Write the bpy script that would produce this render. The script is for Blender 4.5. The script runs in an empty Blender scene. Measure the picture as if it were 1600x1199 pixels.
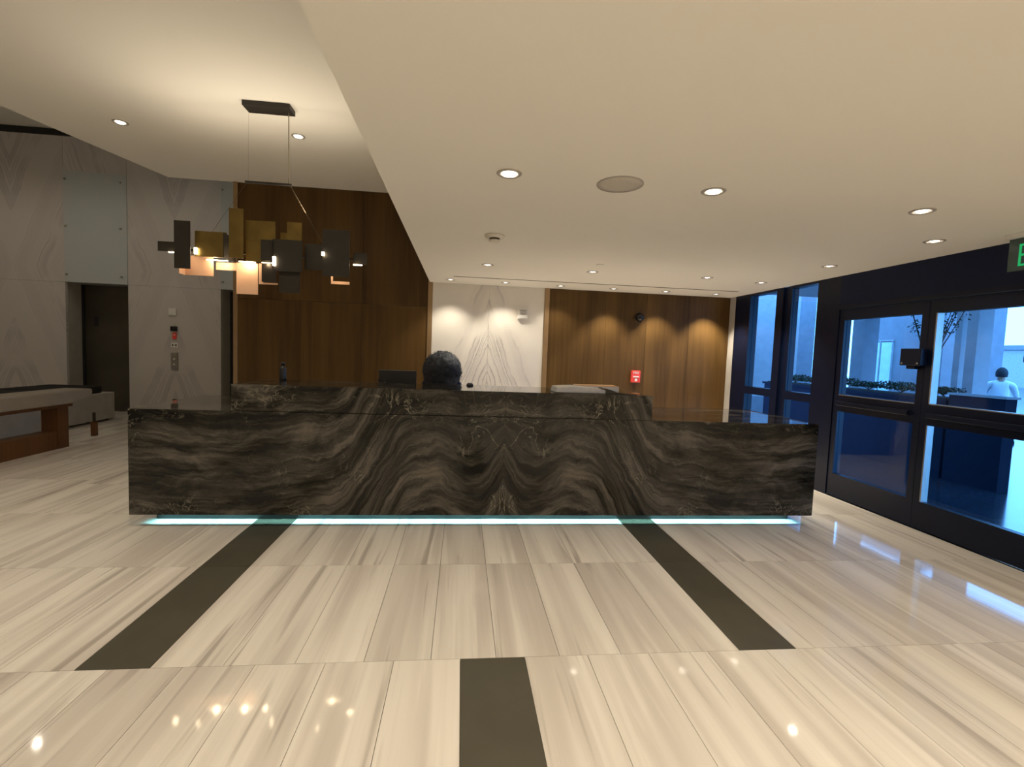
import bpy, bmesh, math, random
from mathutils import Vector, Matrix

random.seed(7)
SC = bpy.context.scene
COL = SC.collection

# ------------------------------------------------------------------ camera
EYE = 1.41
cam_data = bpy.data.cameras.new('camera')
cam_data.sensor_fit = 'HORIZONTAL'
cam_data.sensor_width = 36.0
cam_data.lens = 746.08 / 1600 * 36.0
cam_data.clip_start = 0.02
cam_data.clip_end = 200
cam = bpy.data.objects.new('camera', cam_data)
COL.objects.link(cam)
CR = Vector((0.99388975, -0.10380521, 0.03751861))
CU = Vector((-0.03058048, 0.0676408, 0.99724097))
CF = Vector((0.1060566, 0.99229492, -0.06405309))
M3 = Matrix((CR, CU, -CF)).transposed()
cam.matrix_world = Matrix.Translation((0, 0, EYE)) @ M3.to_4x4()
SC.camera = cam

# ------------------------------------------------------------------ world and exposure
world = bpy.data.worlds.new('sky')
SC.world = world
world.use_nodes = True
wb = world.node_tree.nodes['Background']
wb.inputs[0].default_value = (0.45, 0.72, 1.0, 1)
wb.inputs[1].default_value = 7.5
SC.view_settings.view_transform = 'Standard'
SC.view_settings.look = 'None'
SC.view_settings.gamma = 1
SC.view_settings.use_curve_mapping = False
SC.view_settings.exposure = 0.0
WARM = (1.0, 0.90, 0.72)
LOW_W, WASH_W, HIGH_W, REAR_ADDED_W, VOID_ADDED_W, UP_ADDED_W = 16, 26, 30, 88, 36, 34      # lamp wattages; rear, void and up lamps are added

# ------------------------------------------------------------------ node helpers
class NT:
    def __init__(self, name, rough=0.5, spec=0.5, metal=0.0, col=(0.5, 0.5, 0.5)):
        self.m = bpy.data.materials.new(name)
        self.m.use_nodes = True
        self.t = self.m.node_tree
        self.b = self.t.nodes['Principled BSDF']
        self.b.inputs['Roughness'].default_value = rough
        self.b.inputs['Specular IOR Level'].default_value = spec
        self.b.inputs['Metallic'].default_value = metal
        self.b.inputs['Base Color'].default_value = (*col, 1)
    def n(self, kind, **kw):
        nd = self.t.nodes.new(kind)
        for k, v in kw.items():
            setattr(nd, k, v)
        return nd
    def link(self, a, b):
        self.t.links.new(a, b)
    def put(self, v, sock):
        if isinstance(v, (int, float)):
            sock.default_value = v
        elif isinstance(v, tuple):
            sock.default_value = v
        else:
            self.link(v, sock)
    def math(self, op, a, b=0.0, c=0.0, clamp=False):
        nd = self.n('ShaderNodeMath', operation=op, use_clamp=clamp)
        for i, v in enumerate((a, b, c)):
            self.put(v, nd.inputs[i])
        return nd.outputs[0]
    def pos(self):
        g = self.n('ShaderNodeNewGeometry')
        s = self.n('ShaderNodeSeparateXYZ')
        self.link(g.outputs['Position'], s.inputs[0])
        return s.outputs[0], s.outputs[1], s.outputs[2]
    def objpos(self):
        g = self.n('ShaderNodeTexCoord')
        s = self.n('ShaderNodeSeparateXYZ')
        self.link(g.outputs['Object'], s.inputs[0])
        return s.outputs[0], s.outputs[1], s.outputs[2]
    def vec(self, x, y, z):
        nd = self.n('ShaderNodeCombineXYZ')
        for i, v in enumerate((x, y, z)):
            self.put(v, nd.inputs[i])
        return nd.outputs[0]
    def noise(self, vec=None, scale=5, detail=3, rough=0.5, dist=0.0, w=None):
        nd = self.n('ShaderNodeTexNoise')
        if w is not None:
            nd.noise_dimensions = '1D'
            self.put(w, nd.inputs['W'])
        elif vec is not None:
            self.link(vec, nd.inputs['Vector'])
        nd.inputs['Scale'].default_value = scale
        nd.inputs['Detail'].default_value = detail
        nd.inputs['Roughness'].default_value = rough
        nd.inputs['Distortion'].default_value = dist
        return nd.outputs[0]
    def ramp(self, fac, stops):
        nd = self.n('ShaderNodeValToRGB')
        e = nd.color_ramp.elements
        while len(e) < len(stops):
            e.new(0.5)
        for i, (p, c) in enumerate(stops):
            e[i].position = p
            e[i].color = (*c, 1)
        self.put(fac, nd.inputs[0])
        return nd.outputs[0]
    def mix(self, fac, a, b):
        nd = self.n('ShaderNodeMix', data_type='RGBA')
        self.put(fac, nd.inputs[0])
        for v, i in ((a, 6), (b, 7)):
            if isinstance(v, tuple):
                nd.inputs[i].default_value = (*v, 1)
            else:
                self.link(v, nd.inputs[i])
        return nd.outputs[2]
    def smooth(self, v, a, b):
        nd = self.n('ShaderNodeMapRange', interpolation_type='SMOOTHSTEP')
        self.put(v, nd.inputs[0])
        nd.inputs[1].default_value = a
        nd.inputs[2].default_value = b
        return nd.outputs[0]
    def color(self, c):
        self.link(c, self.b.inputs['Base Color'])
        return self.m
    def bump(self, h, strength=0.1, dist=0.01):
        nd = self.n('ShaderNodeBump')
        nd.inputs['Strength'].default_value = strength
        nd.inputs['Distance'].default_value = dist
        self.link(h, nd.inputs['Height'])
        self.link(nd.outputs[0], self.b.inputs['Normal'])

def plain(name, col, rough=0.5, spec=0.5, metal=0.0, var=0.08, scale=6):
    """one colour with a faint procedural mottling"""
    t = NT(name, rough, spec, metal, col)
    g = t.n('ShaderNodeTexCoord')
    f = t.noise(g.outputs['Object'], scale, 3)
    lo = tuple(c * (1 - var) for c in col)
    hi = tuple(min(1, c * (1 + var)) for c in col)
    return t.color(t.ramp(f, [(0.3, lo), (0.7, hi)]))

def emit(name, col, strength):
    t = NT(name, 0.5, 0.2, 0, col)
    t.b.inputs['Emission Color'].default_value = (*col, 1)
    t.b.inputs['Emission Strength'].default_value = strength
    return t.m

M = {}
# floor tile: cream stone with streaks along the tile
def tile_material(name, single):
    t = NT(name, 0.055, 0.45)
    if single:
        x, y, z = t.objpos()
        oi = t.n('ShaderNodeObjectInfo')
        r = oi.outputs['Random']
    else:
        x, y, z = t.pos()
        wn = t.n('ShaderNodeTexWhiteNoise', noise_dimensions='2D')
        t.link(t.vec(t.math('FLOOR', t.math('DIVIDE', x, 0.2984)), t.math('FLOOR', t.math('DIVIDE', y, 0.9818)), 0.0), wn.inputs['Vector'])
        r = wn.outputs[0]
    off = t.math('MULTIPLY', r, 61.0)
    rr = t.math('FRACT', t.math('MULTIPLY', r, 17.3))
    broad = t.noise(t.vec(t.math('ADD', t.math('MULTIPLY', x, 6.0), off), t.math('MULTIPLY', y, 0.35), off), 1.0, 2, 0.5, 0.3)
    streak = t.noise(t.vec(t.math('ADD', t.math('MULTIPLY', x, 12.0), off), t.math('MULTIPLY', y, 0.55), rr), 1.0, 3, 0.55, 0.25)
    fine = t.noise(t.vec(t.math('ADD', t.math('MULTIPLY', x, 60.0), off), t.math('MULTIPLY', y, 1.2), off), 1.0, 2, 0.5)
    a = t.mix(t.smooth(broad, 0.36, 0.66), (0.80, 0.74, 0.66), (0.60, 0.535, 0.475))
    a = t.mix(t.math('MULTIPLY', t.smooth(streak, 0.58, 0.72), 0.72), a, (0.33, 0.275, 0.235))
    thin = t.noise(t.vec(t.math('ADD', t.math('MULTIPLY', x, 26.0), off), t.math('MULTIPLY', y, 0.8), t.math('ADD', off, 9.0)), 1.0, 2, 0.5, 0.15)
    a = t.mix(t.math('MULTIPLY', t.smooth(thin, 0.66, 0.76), 0.6), a, (0.30, 0.25, 0.215))
    a = t.mix(t.math('MULTIPLY', t.smooth(streak, 0.46, 0.30), 0.7), a, (0.86, 0.80, 0.72))
    a = t.mix(t.math('MULTIPLY', t.smooth(fine, 0.45, 0.75), 0.10), a, (0.40, 0.34, 0.29))
    a = t.mix(t.math('MULTIPLY', rr, 0.30), a, (0.56, 0.505, 0.45))
    return t.color(a)
M['tile'] = tile_material('streaked_tile', True)
M['tile_far'] = tile_material('streaked_tile_field', False)
M['dark_tile'] = plain('charcoal_tile', (0.080, 0.072, 0.052), 0.22, 0.4, var=0.10, scale=3)
M['grout'] = plain('grout', (0.16, 0.12, 0.085), 0.8)
M['ceiling'] = plain('ceiling_paint', (0.89, 0.865, 0.80), 0.9, 0.2, var=0.01, scale=1)
M['plaster'] = plain('plaster', (0.74, 0.69, 0.62), 0.8, 0.2, var=0.02)
M['trim_grey'] = plain('lamp_trim', (0.42, 0.39, 0.36), 0.45, 0.4)
M['reflector'] = plain('lamp_reflector', (0.85, 0.82, 0.78), 0.15, 0.5, 0.9)
M['bulb'] = emit('lamp_glow', (1.0, 0.92, 0.80), 7.0)
M['slot'] = plain('slot_dark', (0.09, 0.075, 0.06), 0.8)
M['speaker'] = plain('speaker_mesh', (0.58, 0.54, 0.48), 0.8, 0.2, var=0.05, scale=90)
M['off_white'] = plain('off_white_plastic', (0.70, 0.66, 0.58), 0.45)
M['white_plastic'] = plain('white_plastic', (0.80, 0.78, 0.75), 0.4)
M['black'] = plain('black_plastic', (0.012, 0.012, 0.014), 0.4)
M['black_gloss'] = plain('black_gloss', (0.01, 0.01, 0.012), 0.12)
M['red'] = plain('alarm_red', (0.85, 0.07, 0.055), 0.4)
M['white_print'] = plain('white_print', (0.85, 0.80, 0.78), 0.5)
M['bronze'] = plain('bronze_trim', (0.36, 0.24, 0.13), 0.32, 0.5, 0.55)
M['dark_bronze'] = plain('dark_bronze', (0.055, 0.04, 0.028), 0.4, 0.5, 0.4)
M['steel'] = plain('brushed_steel', (0.40, 0.37, 0.33), 0.35, 0.5, 0.8)
M['flare_navy_metal'] = plain('flare_navy_black', (0.0025, 0.006, 0.022), 0.35, 0.30)  # dark frames; blue lens-flare haze is put into this colour
M['flare_navy_head'] = plain('flare_navy_header', (0.002, 0.008, 0.038), 0.5, 0.25)  # same flare haze, put stronger into the header colour

def wood(name, dark, light, sc=1.0, rough=0.42):
    t = NT(name, rough, 0.2)
    x, y, z = t.pos()
    oi = t.n('ShaderNodeObjectInfo')
    r = t.math('MULTIPLY', oi.outputs['Random'], 40.0)
    v = t.vec(t.math('ADD', t.math('MULTIPLY', x, 22.0 * sc), r), t.math('MULTIPLY', y, 22.0 * sc), t.math('MULTIPLY', z, 0.9 * sc))
    a = t.noise(v, 1.0, 4, 0.6, 0.4)
    b = t.noise(t.vec(t.math('ADD', t.math('MULTIPLY', x, 3.5), r), t.math('MULTIPLY', y, 3.5), t.math('MULTIPLY', z, 0.25)), 1.0, 2)
    f = t.math('ADD', t.math('MULTIPLY', a, 0.35), t.math('MULTIPLY', b, 0.65))
    return t.color(t.ramp(f, [(0.30, dark), (0.72, light)]))
M['walnut'] = wood('walnut_panel', (0.050, 0.026, 0.008), (0.145, 0.079, 0.023))
M['table_wood'] = wood('red_brown_wood', (0.07, 0.028, 0.010), (0.17, 0.075, 0.026), 1.4)

def marble(name, xc, mode, base, vein):
    t = NT(name, 0.12 if mode == 'x' else 0.22, 0.45)
    x, y, z = t.pos()
    u = t.math('ABSOLUTE', t.math('SUBTRACT', x, xc))
    if mode == 'a':
        warp = t.noise(t.vec(u, y, z), 2.6, 6, 0.62)
        phi = t.math('ADD', u, t.math('MULTIPLY', t.math('SUBTRACT', z, 2.35), 0.36))
        w = 0.16
    else:
        warp = t.noise(t.vec(u, y, t.math('ABSOLUTE', t.math('SUBTRACT', z, 2.65))), 1.4, 4)
        phi = t.math('SUBTRACT', u, t.math('MULTIPLY', t.math('ABSOLUTE', t.math('SUBTRACT', z, 2.65)), 0.40))
        w = 0.22
    phi = t.math('ADD', phi, t.math('MULTIPLY', t.math('SUBTRACT', warp, 0.5), w))
    n1 = t.noise(w=phi, scale=10.0 if mode == 'a' else 2.2, detail=4, rough=0.6)
    line = t.math('ABSOLUTE', t.math('SUBTRACT', n1, 0.5))
    thin = t.math('SUBTRACT', 1.0, t.smooth(line, 0.0, 0.035))
    broad = t.smooth(t.noise(w=phi, scale=2.2, detail=3), 0.45, 0.72)
    mask = t.smooth(t.noise(t.vec(u, y, z), 1.7, 2), 0.34, 0.56)
    if mode == 'a':
        mask = t.math('MULTIPLY', mask, t.math('SUBTRACT', 1.0, t.smooth(phi, 0.06, 0.22)))
        broad = t.math('MULTIPLY', broad, t.math('SUBTRACT', 1.0, t.smooth(phi, 0.0, 0.25)))
    else:
        mask = t.math('MULTIPLY', mask, 0.75)
    m1 = t.math('MULTIPLY', t.math('MULTIPLY', thin, mask), 0.75)
    a = t.mix(t.math('MULTIPLY', broad, 0.5), base, tuple((p + q) / 2 for p, q in zip(base, vein)))
    return t.color(t.mix(m1, a, vein))
M['marble'] = marble('white_marble', 0.365, 'a', (0.80, 0.755, 0.69), (0.40, 0.36, 0.36))
M['marble_lift'] = marble('grey_marble', -5.30, 'x', (0.60, 0.565, 0.53), (0.38, 0.345, 0.35))
M['marble_lift_far'] = marble('grey_marble_far', -8.0, 'x', (0.60, 0.565, 0.53), (0.38, 0.345, 0.35))
M['pale_panel'] = plain('pale_glass_panel', (0.50, 0.53, 0.53), 0.10, 0.45, var=0.03, scale=0.7)
M['jamb'] = plain('lift_jamb', (0.42, 0.39, 0.34), 0.35)
M['lift_door'] = plain('lift_door_metal', (0.075, 0.065, 0.048), 0.30, 0.5, 0.5, var=0.2, scale=1.5)

# desk stone: dark layered marble, book-matched about the desk centre
def desk_stone(name, rough, spec):
    t = NT(name, rough, spec)
    x, y, z = t.pos()
    u = t.math('ABSOLUTE', t.math('SUBTRACT', x, 0.359))
    zz = t.math('ADD', z, t.math('MULTIPLY', t.math('SUBTRACT', y, 3.765), 0.8))
    c = t.n('ShaderNodeFloatCurve')
    pts = [(0, .30), (.07, .17), (.2, .03), (.38, .07), (.55, .17), (.72, .10), (.9, -.15), (1.1, -.5), (1.3, -.74), (1.55, -.8), (3.0, -.78)]
    cv = c.mapping.curves[0]
    for i, (a, b) in enumerate(pts):
        X, Y = a / 3.0, (b + 1) / 1.6
        if i == 0:
            cv.points[0].location = (X, Y)
        elif i == len(pts) - 1:
            cv.points[len(cv.points) - 1].location = (X, Y)
        else:
            cv.points.new(X, Y)
    c.mapping.update()
    t.link(t.math('DIVIDE', u, 3.0), c.inputs['Value'])
    s = t.math('SUBTRACT', t.math('MULTIPLY', c.outputs[0], 1.6), 1.0)
    k = t.math('SUBTRACT', 1.0, t.math('MULTIPLY', t.math('MULTIPLY', t.smooth(zz, 0.66, 1.02), t.smooth(u, 1.15, 0.6)), 0.8))
    p0 = t.vec(u, y, zz)
    n1 = t.math('SUBTRACT', t.noise(p0, 2.3, 5, 0.6, 0.6), 0.5)
    n2 = t.math('SUBTRACT', t.noise(p0, 7.0, 4, 0.6), 0.5)
    phi = t.math('SUBTRACT', zz, t.math('MULTIPLY', s, k))
    phi = t.math('ADD', phi, t.math('ADD', t.math('MULTIPLY', n1, t.math('ADD', t.math('MULTIPLY', t.smooth(u, 2.0, 1.2), 0.15), 0.08)), t.math('MULTIPLY', n2, 0.07)))
    big = t.noise(w=phi, scale=5.0, detail=5, rough=0.62)
    lay = t.noise(t.vec(t.math('MULTIPLY', u, 1.9), t.math('MULTIPLY', y, 1.9), t.math('MULTIPLY', phi, 30.0)), 1.0, 6, 0.68, 0.5)
    cloud = t.noise(t.vec(t.math('MULTIPLY', u, 0.9), y, t.math('MULTIPLY', phi, 2.2)), 2.2, 5, 0.62, 0.8)
    f = t.math('ADD', t.math('ADD', t.math('MULTIPLY', big, 0.50), t.math('MULTIPLY', lay, 0.50)), t.math('MULTIPLY', t.math('SUBTRACT', cloud, 0.5), 0.85))
    band = t.math('MULTIPLY', t.smooth(zz, 0.74, 0.90), t.smooth(u, 1.25, 0.85))
    f = t.math('SUBTRACT', f, t.math('MULTIPLY', band, 0.065))
    col = t.ramp(f, [(0.36, (0.005, 0.0048, 0.004)), (0.46, (0.020, 0.018, 0.014)), (0.56, (0.054, 0.048, 0.039)), (0.70, (0.135, 0.118, 0.098))])
    warp = t.noise(p0, 4.0, 5, 0.6, 1.2)
    vein = t.math('SUBTRACT', 1.0, t.smooth(t.math('ABSOLUTE', t.math('SUBTRACT', warp, 0.5)), 0.0, 0.012))
    vm = t.smooth(t.noise(p0, 2.6, 2), 0.52, 0.66)
    lv = t.math('SUBTRACT', 1.0, t.smooth(t.math('ABSOLUTE', t.math('SUBTRACT', lay, 0.56)), 0.0, 0.012))
    fac = t.math('ADD', t.math('MULTIPLY', t.math('MULTIPLY', vein, t.math('ADD', vm, t.math('MULTIPLY', band, 0.35))), 0.60), t.math('MULTIPLY', lv, 0.16), clamp=True)
    return t.color(t.mix(fac, col, (0.30, 0.27, 0.20)))
M['stone'] = desk_stone('dark_layered_marble', 0.10, 0.35)
M['stone_top'] = desk_stone('polished_dark_marble', 0.04, 1.0)
M['plinth'] = plain('plinth_dark', (0.02, 0.03, 0.032), 0.35)
M['led'] = emit('cyan_led', (0.42, 0.93, 1.0), 4.0)
M['brass_dark'] = plain('aged_brass', (0.20, 0.135, 0.035), 0.38, 0.5, 0.6, var=0.2)
M['plate_dark'] = plain('dark_plate', (0.030, 0.026, 0.021), 0.5, 0.4, 0.2)
M['plate_copper'] = plain('copper_plate', (0.78, 0.50, 0.34), 0.45, 0.4, 0.1)
M['warm_led'] = emit('warm_led', (1.0, 0.80, 0.52), 14.0)
M['stay'] = plain('dark_stay', (0.10, 0.075, 0.05), 0.6, 0.2)
M['cable'] = plain('steel_cable', (0.33, 0.29, 0.22), 0.4, 0.5, 0.5)
M['table_top'] = plain('pale_stone_top', (0.27, 0.23, 0.18), 0.35, var=0.06)
M['sofa_white'] = plain('white_upholstery', (0.36, 0.34, 0.30), 0.85, 0.2)
M['charcoal_fabric'] = plain('charcoal_fabric', (0.02, 0.018, 0.017), 0.9, 0.2)
M['paper'] = plain('paper', (0.80, 0.78, 0.76), 0.7, 0.2, var=0.02)
M['page_edge'] = plain('page_edges', (0.60, 0.60, 0.63), 0.7, 0.2, var=0.12, scale=120)
M['kraft'] = plain('orange_kraft', (0.72, 0.40, 0.16), 0.6)
M['screen'] = plain('dark_screen', (0.010, 0.011, 0.012), 0.2)
M['hair'] = plain('dark_hair', (0.030, 0.033, 0.040), 0.75, 0.2, var=0.35, scale=60)
M['skin'] = plain('skin', (0.35, 0.19, 0.12), 0.5, 0.4, var=0.05)
M['navy_cloth'] = plain('navy_cloth', (0.014, 0.017, 0.035), 0.9, 0.2)
M['white_shirt'] = plain('white_shirt', (0.72, 0.74, 0.78), 0.8, 0.2)
M['trouser'] = plain('dark_trousers', (0.03, 0.03, 0.035), 0.9, 0.2)
M['shoe'] = plain('black_shoes', (0.01, 0.01, 0.01), 0.4)
M['exit_body'] = plain('exit_acrylic', (0.06, 0.10, 0.09), 0.25)
M['exit_green'] = emit('exit_green', (0.02, 0.55, 0.18), 0.45)
M['ext_wall'] = plain('facade_render', (0.38, 0.38, 0.40), 0.8, 0.2)
M['ext_dim'] = plain('facade_grey', (0.22, 0.23, 0.26), 0.8, 0.2)
M['ext_dark'] = plain('planter_slate', (0.008, 0.014, 0.030), 0.8, 0.1)
M['ext_ground'] = plain('driveway_stone', (0.03, 0.038, 0.055), 0.16, 0.5, var=0.15, scale=1.5)
M['frosted'] = plain('frosted_glazing', (0.45, 0.62, 0.66), 0.25, 0.5)
M['leaf'] = plain('dark_leaf', (0.018, 0.045, 0.022), 0.6, 0.3, var=0.3, scale=9)
M['bark'] = plain('bark', (0.03, 0.026, 0.022), 0.8, 0.2)

def glass():
    m = bpy.data.materials.new('daylight_blue_glass')
    m.use_nodes = True
    t = m.node_tree
    t.nodes.clear()
    o = t.nodes.new('ShaderNodeOutputMaterial')
    mx = t.nodes.new('ShaderNodeMixShader')
    tr = t.nodes.new('ShaderNodeBsdfTransparent')
    gl = t.nodes.new('ShaderNodeBsdfGlossy')
    fr = t.nodes.new('ShaderNodeFresnel')
    tr.inputs[0].default_value = (0.50, 0.74, 0.98, 1)  # blue cast of the daylight outside is put into the glass colour
    gl.inputs['Roughness'].default_value = 0.01
    fr.inputs[0].default_value = 1.35
    ge = t.nodes.new('ShaderNodeNewGeometry')
    inv = t.nodes.new('ShaderNodeMath')
    inv.operation = 'SUBTRACT'
    inv.inputs[0].default_value = 1.0
    t.links.new(ge.outputs['Backfacing'], inv.inputs[1])
    mul = t.nodes.new('ShaderNodeMath')
    mul.operation = 'MULTIPLY'
    t.links.new(fr.outputs[0], mul.inputs[0])
    t.links.new(inv.outputs[0], mul.inputs[1])
    t.links.new(mul.outputs[0], mx.inputs[0])
    t.links.new(tr.outputs[0], mx.inputs[1])
    t.links.new(gl.outputs[0], mx.inputs[2])
    t.links.new(mx.outputs[0], o.inputs[0])
    return m
M['glass'] = glass()

# ------------------------------------------------------------------ mesh helpers
def box(bm, x0, x1, y0, y1, z0, z1):
    v = [bm.verts.new(p) for p in ((x0, y0, z0), (x1, y0, z0), (x1, y1, z0), (x0, y1, z0), (x0, y0, z1), (x1, y0, z1), (x1, y1, z1), (x0, y1, z1))]
    return [bm.faces.new([v[i] for i in f]) for f in ((3, 2, 1, 0), (4, 5, 6, 7), (0, 1, 5, 4), (1, 2, 6, 5), (2, 3, 7, 6), (3, 0, 4, 7))]

def lathe(bm, prof, n=20, c=(0, 0, 0), axis='z', close=True):
    """prof: list of (r, h) from start to end"""
    rings = []
    for r, h in prof:
        ring = []
        for i in range(n):
            a = 2 * math.pi * i / n
            p = (r * math.cos(a), r * math.sin(a), h)
            if axis == 'y':
                p = (p[0], p[2], p[1])
            elif axis == 'x':
                p = (p[2], p[0], p[1])
            ring.append(bm.verts.new((p[0] + c[0], p[1] + c[1], p[2] + c[2])))
        rings.append(ring)
    for a, b in zip(rings, rings[1:]):
        for i in range(n):
            bm.faces.new((a[i], a[(i + 1) % n], b[(i + 1) % n], b[i]))
    if close:
        bm.faces.new(rings[0][::-1])
        bm.faces.new(rings[-1])

def tube(bm, pts, r, n=8, r2=None):
    pts = [Vector(p) for p in pts]
    rings = []
    for i, p in enumerate(pts):
        d = (pts[min(i + 1, len(pts) - 1)] - pts[max(i - 1, 0)]).normalized()
        a = d.orthogonal().normalized()
        b = d.cross(a)
        rad = r if r2 is None else r + (r2 - r) * i / (len(pts) - 1)
        rings.append([bm.verts.new(p + (a * math.cos(2 * math.pi * k / n) + b * math.sin(2 * math.pi * k / n)) * rad) for k in range(n)])
    for a, b in zip(rings, rings[1:]):
        for k in range(n):
            bm.faces.new((a[k], a[(k + 1) % n], b[(k + 1) % n], b[k]))
    bm.faces.new(rings[0][::-1])
    bm.faces.new(rings[-1])

def prism(bm, poly, axis, a, b):
    """extrude a 2D polygon along an axis: axis 'y' -> poly in (x,z); 'x' -> (y,z); 'z' -> (x,y)"""
    def P(p, t):
        return {'y': (p[0], t, p[1]), 'x': (t, p[0], p[1]), 'z': (p[0], p[1], t)}[axis]
    A = [bm.verts.new(P(p, a)) for p in poly]
    B = [bm.verts.new(P(p, b)) for p in poly]
    n = len(poly)
    bm.faces.new(A)
    bm.faces.new(B[::-1])
    for i in range(n):
        bm.faces.new((A[i], B[i], B[(i + 1) % n], A[(i + 1) % n]))

def obj(name, bm, mat, parent=None, smooth=False, bevel=0.0, local=False, seg=2):
    """link a bmesh as one mesh object; geometry is given in world space unless local"""
    bmesh.ops.recalc_face_normals(bm, faces=bm.faces[:])
    if bevel:
        bmesh.ops.bevel(bm, geom=bm.edges[:], offset=bevel, segments=seg, affect='EDGES', profile=0.5, clamp_overlap=True)
    me = bpy.data.meshes.new(name)
    o = bpy.data.objects.new(name, me)
    COL.objects.link(o)
    if parent is not None:
        o.parent = parent
        if not local:
            off = Vector((0, 0, 0))
            q = parent
            while q is not None:
                off += q.location
                q = q.parent
            bmesh.ops.translate(bm, verts=bm.verts[:], vec=-off)
    elif not local and bm.verts:
        xs = [v.co for v in bm.verts]
        c = Vector(((min(p.x for p in xs) + max(p.x for p in xs)) / 2, (min(p.y for p in xs) + max(p.y for p in xs)) / 2, min(p.z for p in xs)))
        bmesh.ops.translate(bm, verts=bm.verts[:], vec=-c)
        o.location = c
    bm.to_mesh(me)
    bm.free()
    me.materials.append(M[mat] if isinstance(mat, str) else mat)
    if smooth:
        for p in me.polygons:
            p.use_smooth = True
    return o

def bx(name, mat, parent, *c, bevel=0.0, smooth=False):
    bm = bmesh.new()
    box(bm, *c)
    return obj(name, bm, mat, parent, smooth, bevel)

def tag(o, label, cat, group=None):
    o['label'] = label
    o['category'] = cat
    if group:
        o['group'] = group
    return o

def thing(name, loc, label, cat, group=None, rotz=0.0):
    o = bpy.data.objects.new(name, None)
    COL.objects.link(o)
    o.empty_display_size = 0.1
    o.location = loc
    o.rotation_euler = (0, 0, rotz)
    return tag(o, label, cat, group)

def struct(name, loc=(0, 0, 0), mesh=None):
    o = mesh
    if o is None:
        o = bpy.data.objects.new(name, None)
        COL.objects.link(o)
        o.empty_display_size = 0.1
        o.location = loc
    o['kind'] = 'structure'
    return o

def copy_tree(o, parent=None):
    c = o.copy()
    COL.objects.link(c)
    c.parent = parent
    for ch in list(o.children):
        copy_tree(ch, c)
    return c

# ------------------------------------------------------------------ dimensions
XW, XS, YB = 3.99, -0.4735, 6.867        # glazed wall, low-ceiling edge, back wall
H2, H1, HV = 2.357, 3.54, 5.06           # low, high and void ceilings
YE, YR, XL = 9.5, -5.0, -9.6             # lift wall, rear wall, far left wall
YD, DXL, DXR, DZB, DZT, DZU = 3.765, -2.432, 3.06, 0.0976, 0.8965, 1.0987

# ------------------------------------------------------------------ floor
bm = bmesh.new()
box(bm, XL, XW + 0.02, YR, YE + 0.5, -0.15, -0.012)
floor = struct('floor', mesh=obj('floor', bm, 'grout'))
TW, TL, TY = 0.2984, 0.9818, 2.1136
tiles = []
for r in range(-8, 9):
    y0 = TY + r * TL
    band = (r // 2) % 2 == 0
    x0 = -1.5904 if band else 0.0347
    for k in range(-40, 30):
        xa = x0 + k * TW
        xb, ya, yb = xa + TW, y0, y0 + TL
        if xb < XL + 0.02 or xa > XW - 0.02 or yb < YR + 0.02 or ya > YE + 0.45:
            continue
        xa, xb, ya, yb = max(xa, XL), min(xb, XW), max(ya, YR), min(yb, YE + 0.45)
        dark = (k % 10 == 0) and r <= 1
        tiles.append((xa, xb, ya, yb, dark, r, k))
def seen(xa, xb, ya, yb):
    x, y = (xa + xb) / 2, (ya + yb) / 2
    if y < 0.9 or (y > YD + 0.3 and DXL - 0.5 < x / y * YD < DXR + 0.3 and y < 9):
        return 0.0
    best = None
    for px, py in ((x, y), (xa, yb), (xb, yb), (xa, ya), (xb, ya)):
        v = Vector((px, py, -EYE))
        d = v.dot(CF)
        if d < 0.2:
            continue
        if abs(v.dot(CR) / d * 746) < 815 and abs(v.dot(CU) / d * 746) < 615:
            best = d
            break
    return 0.0 if best is None else (xb - xa) * (yb - ya) / best ** 3
scored = sorted(tiles, key=lambda q: -seen(*q[:4]))
gap = 0.0012
mesh_cache = {}
def tile_mesh(w, l, mat):
    key = (round(w, 4), round(l, 4), mat)
    if key not in mesh_cache:
        b = bmesh.new()
        box(b, -w / 2 + gap, w / 2 - gap, -l / 2 + gap, l / 2 - gap, -0.012, 0.0)
        me = bpy.data.meshes.new('tile')
        b.to_mesh(me)
        b.free()
        me.materials.append(M[mat])
        mesh_cache[key] = me
    return mesh_cache[key]
rest = bmesh.new()
n_single = 0
for q in scored:
    xa, xb, ya, yb, dark, r, k = q
    if (seen(xa, xb, ya, yb) > 0 or dark) and n_single < 296:
        o = bpy.data.objects.new('dark_tile' if dark else 'tile', tile_mesh(xb - xa, yb - ya, 'dark_tile' if dark else 'tile'))
        COL.objects.link(o)
        o.parent = floor
        o.location = Vector(((xa + xb) / 2, (ya + yb) / 2, 0)) - floor.location
        n_single += 1
    else:
        box(rest, xa + gap, xb - gap, ya + gap, yb - gap, -0.012, 0.0)
ro = obj('tile_field', rest, 'tile_far', floor)
ro['kind'] = 'stuff'

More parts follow.
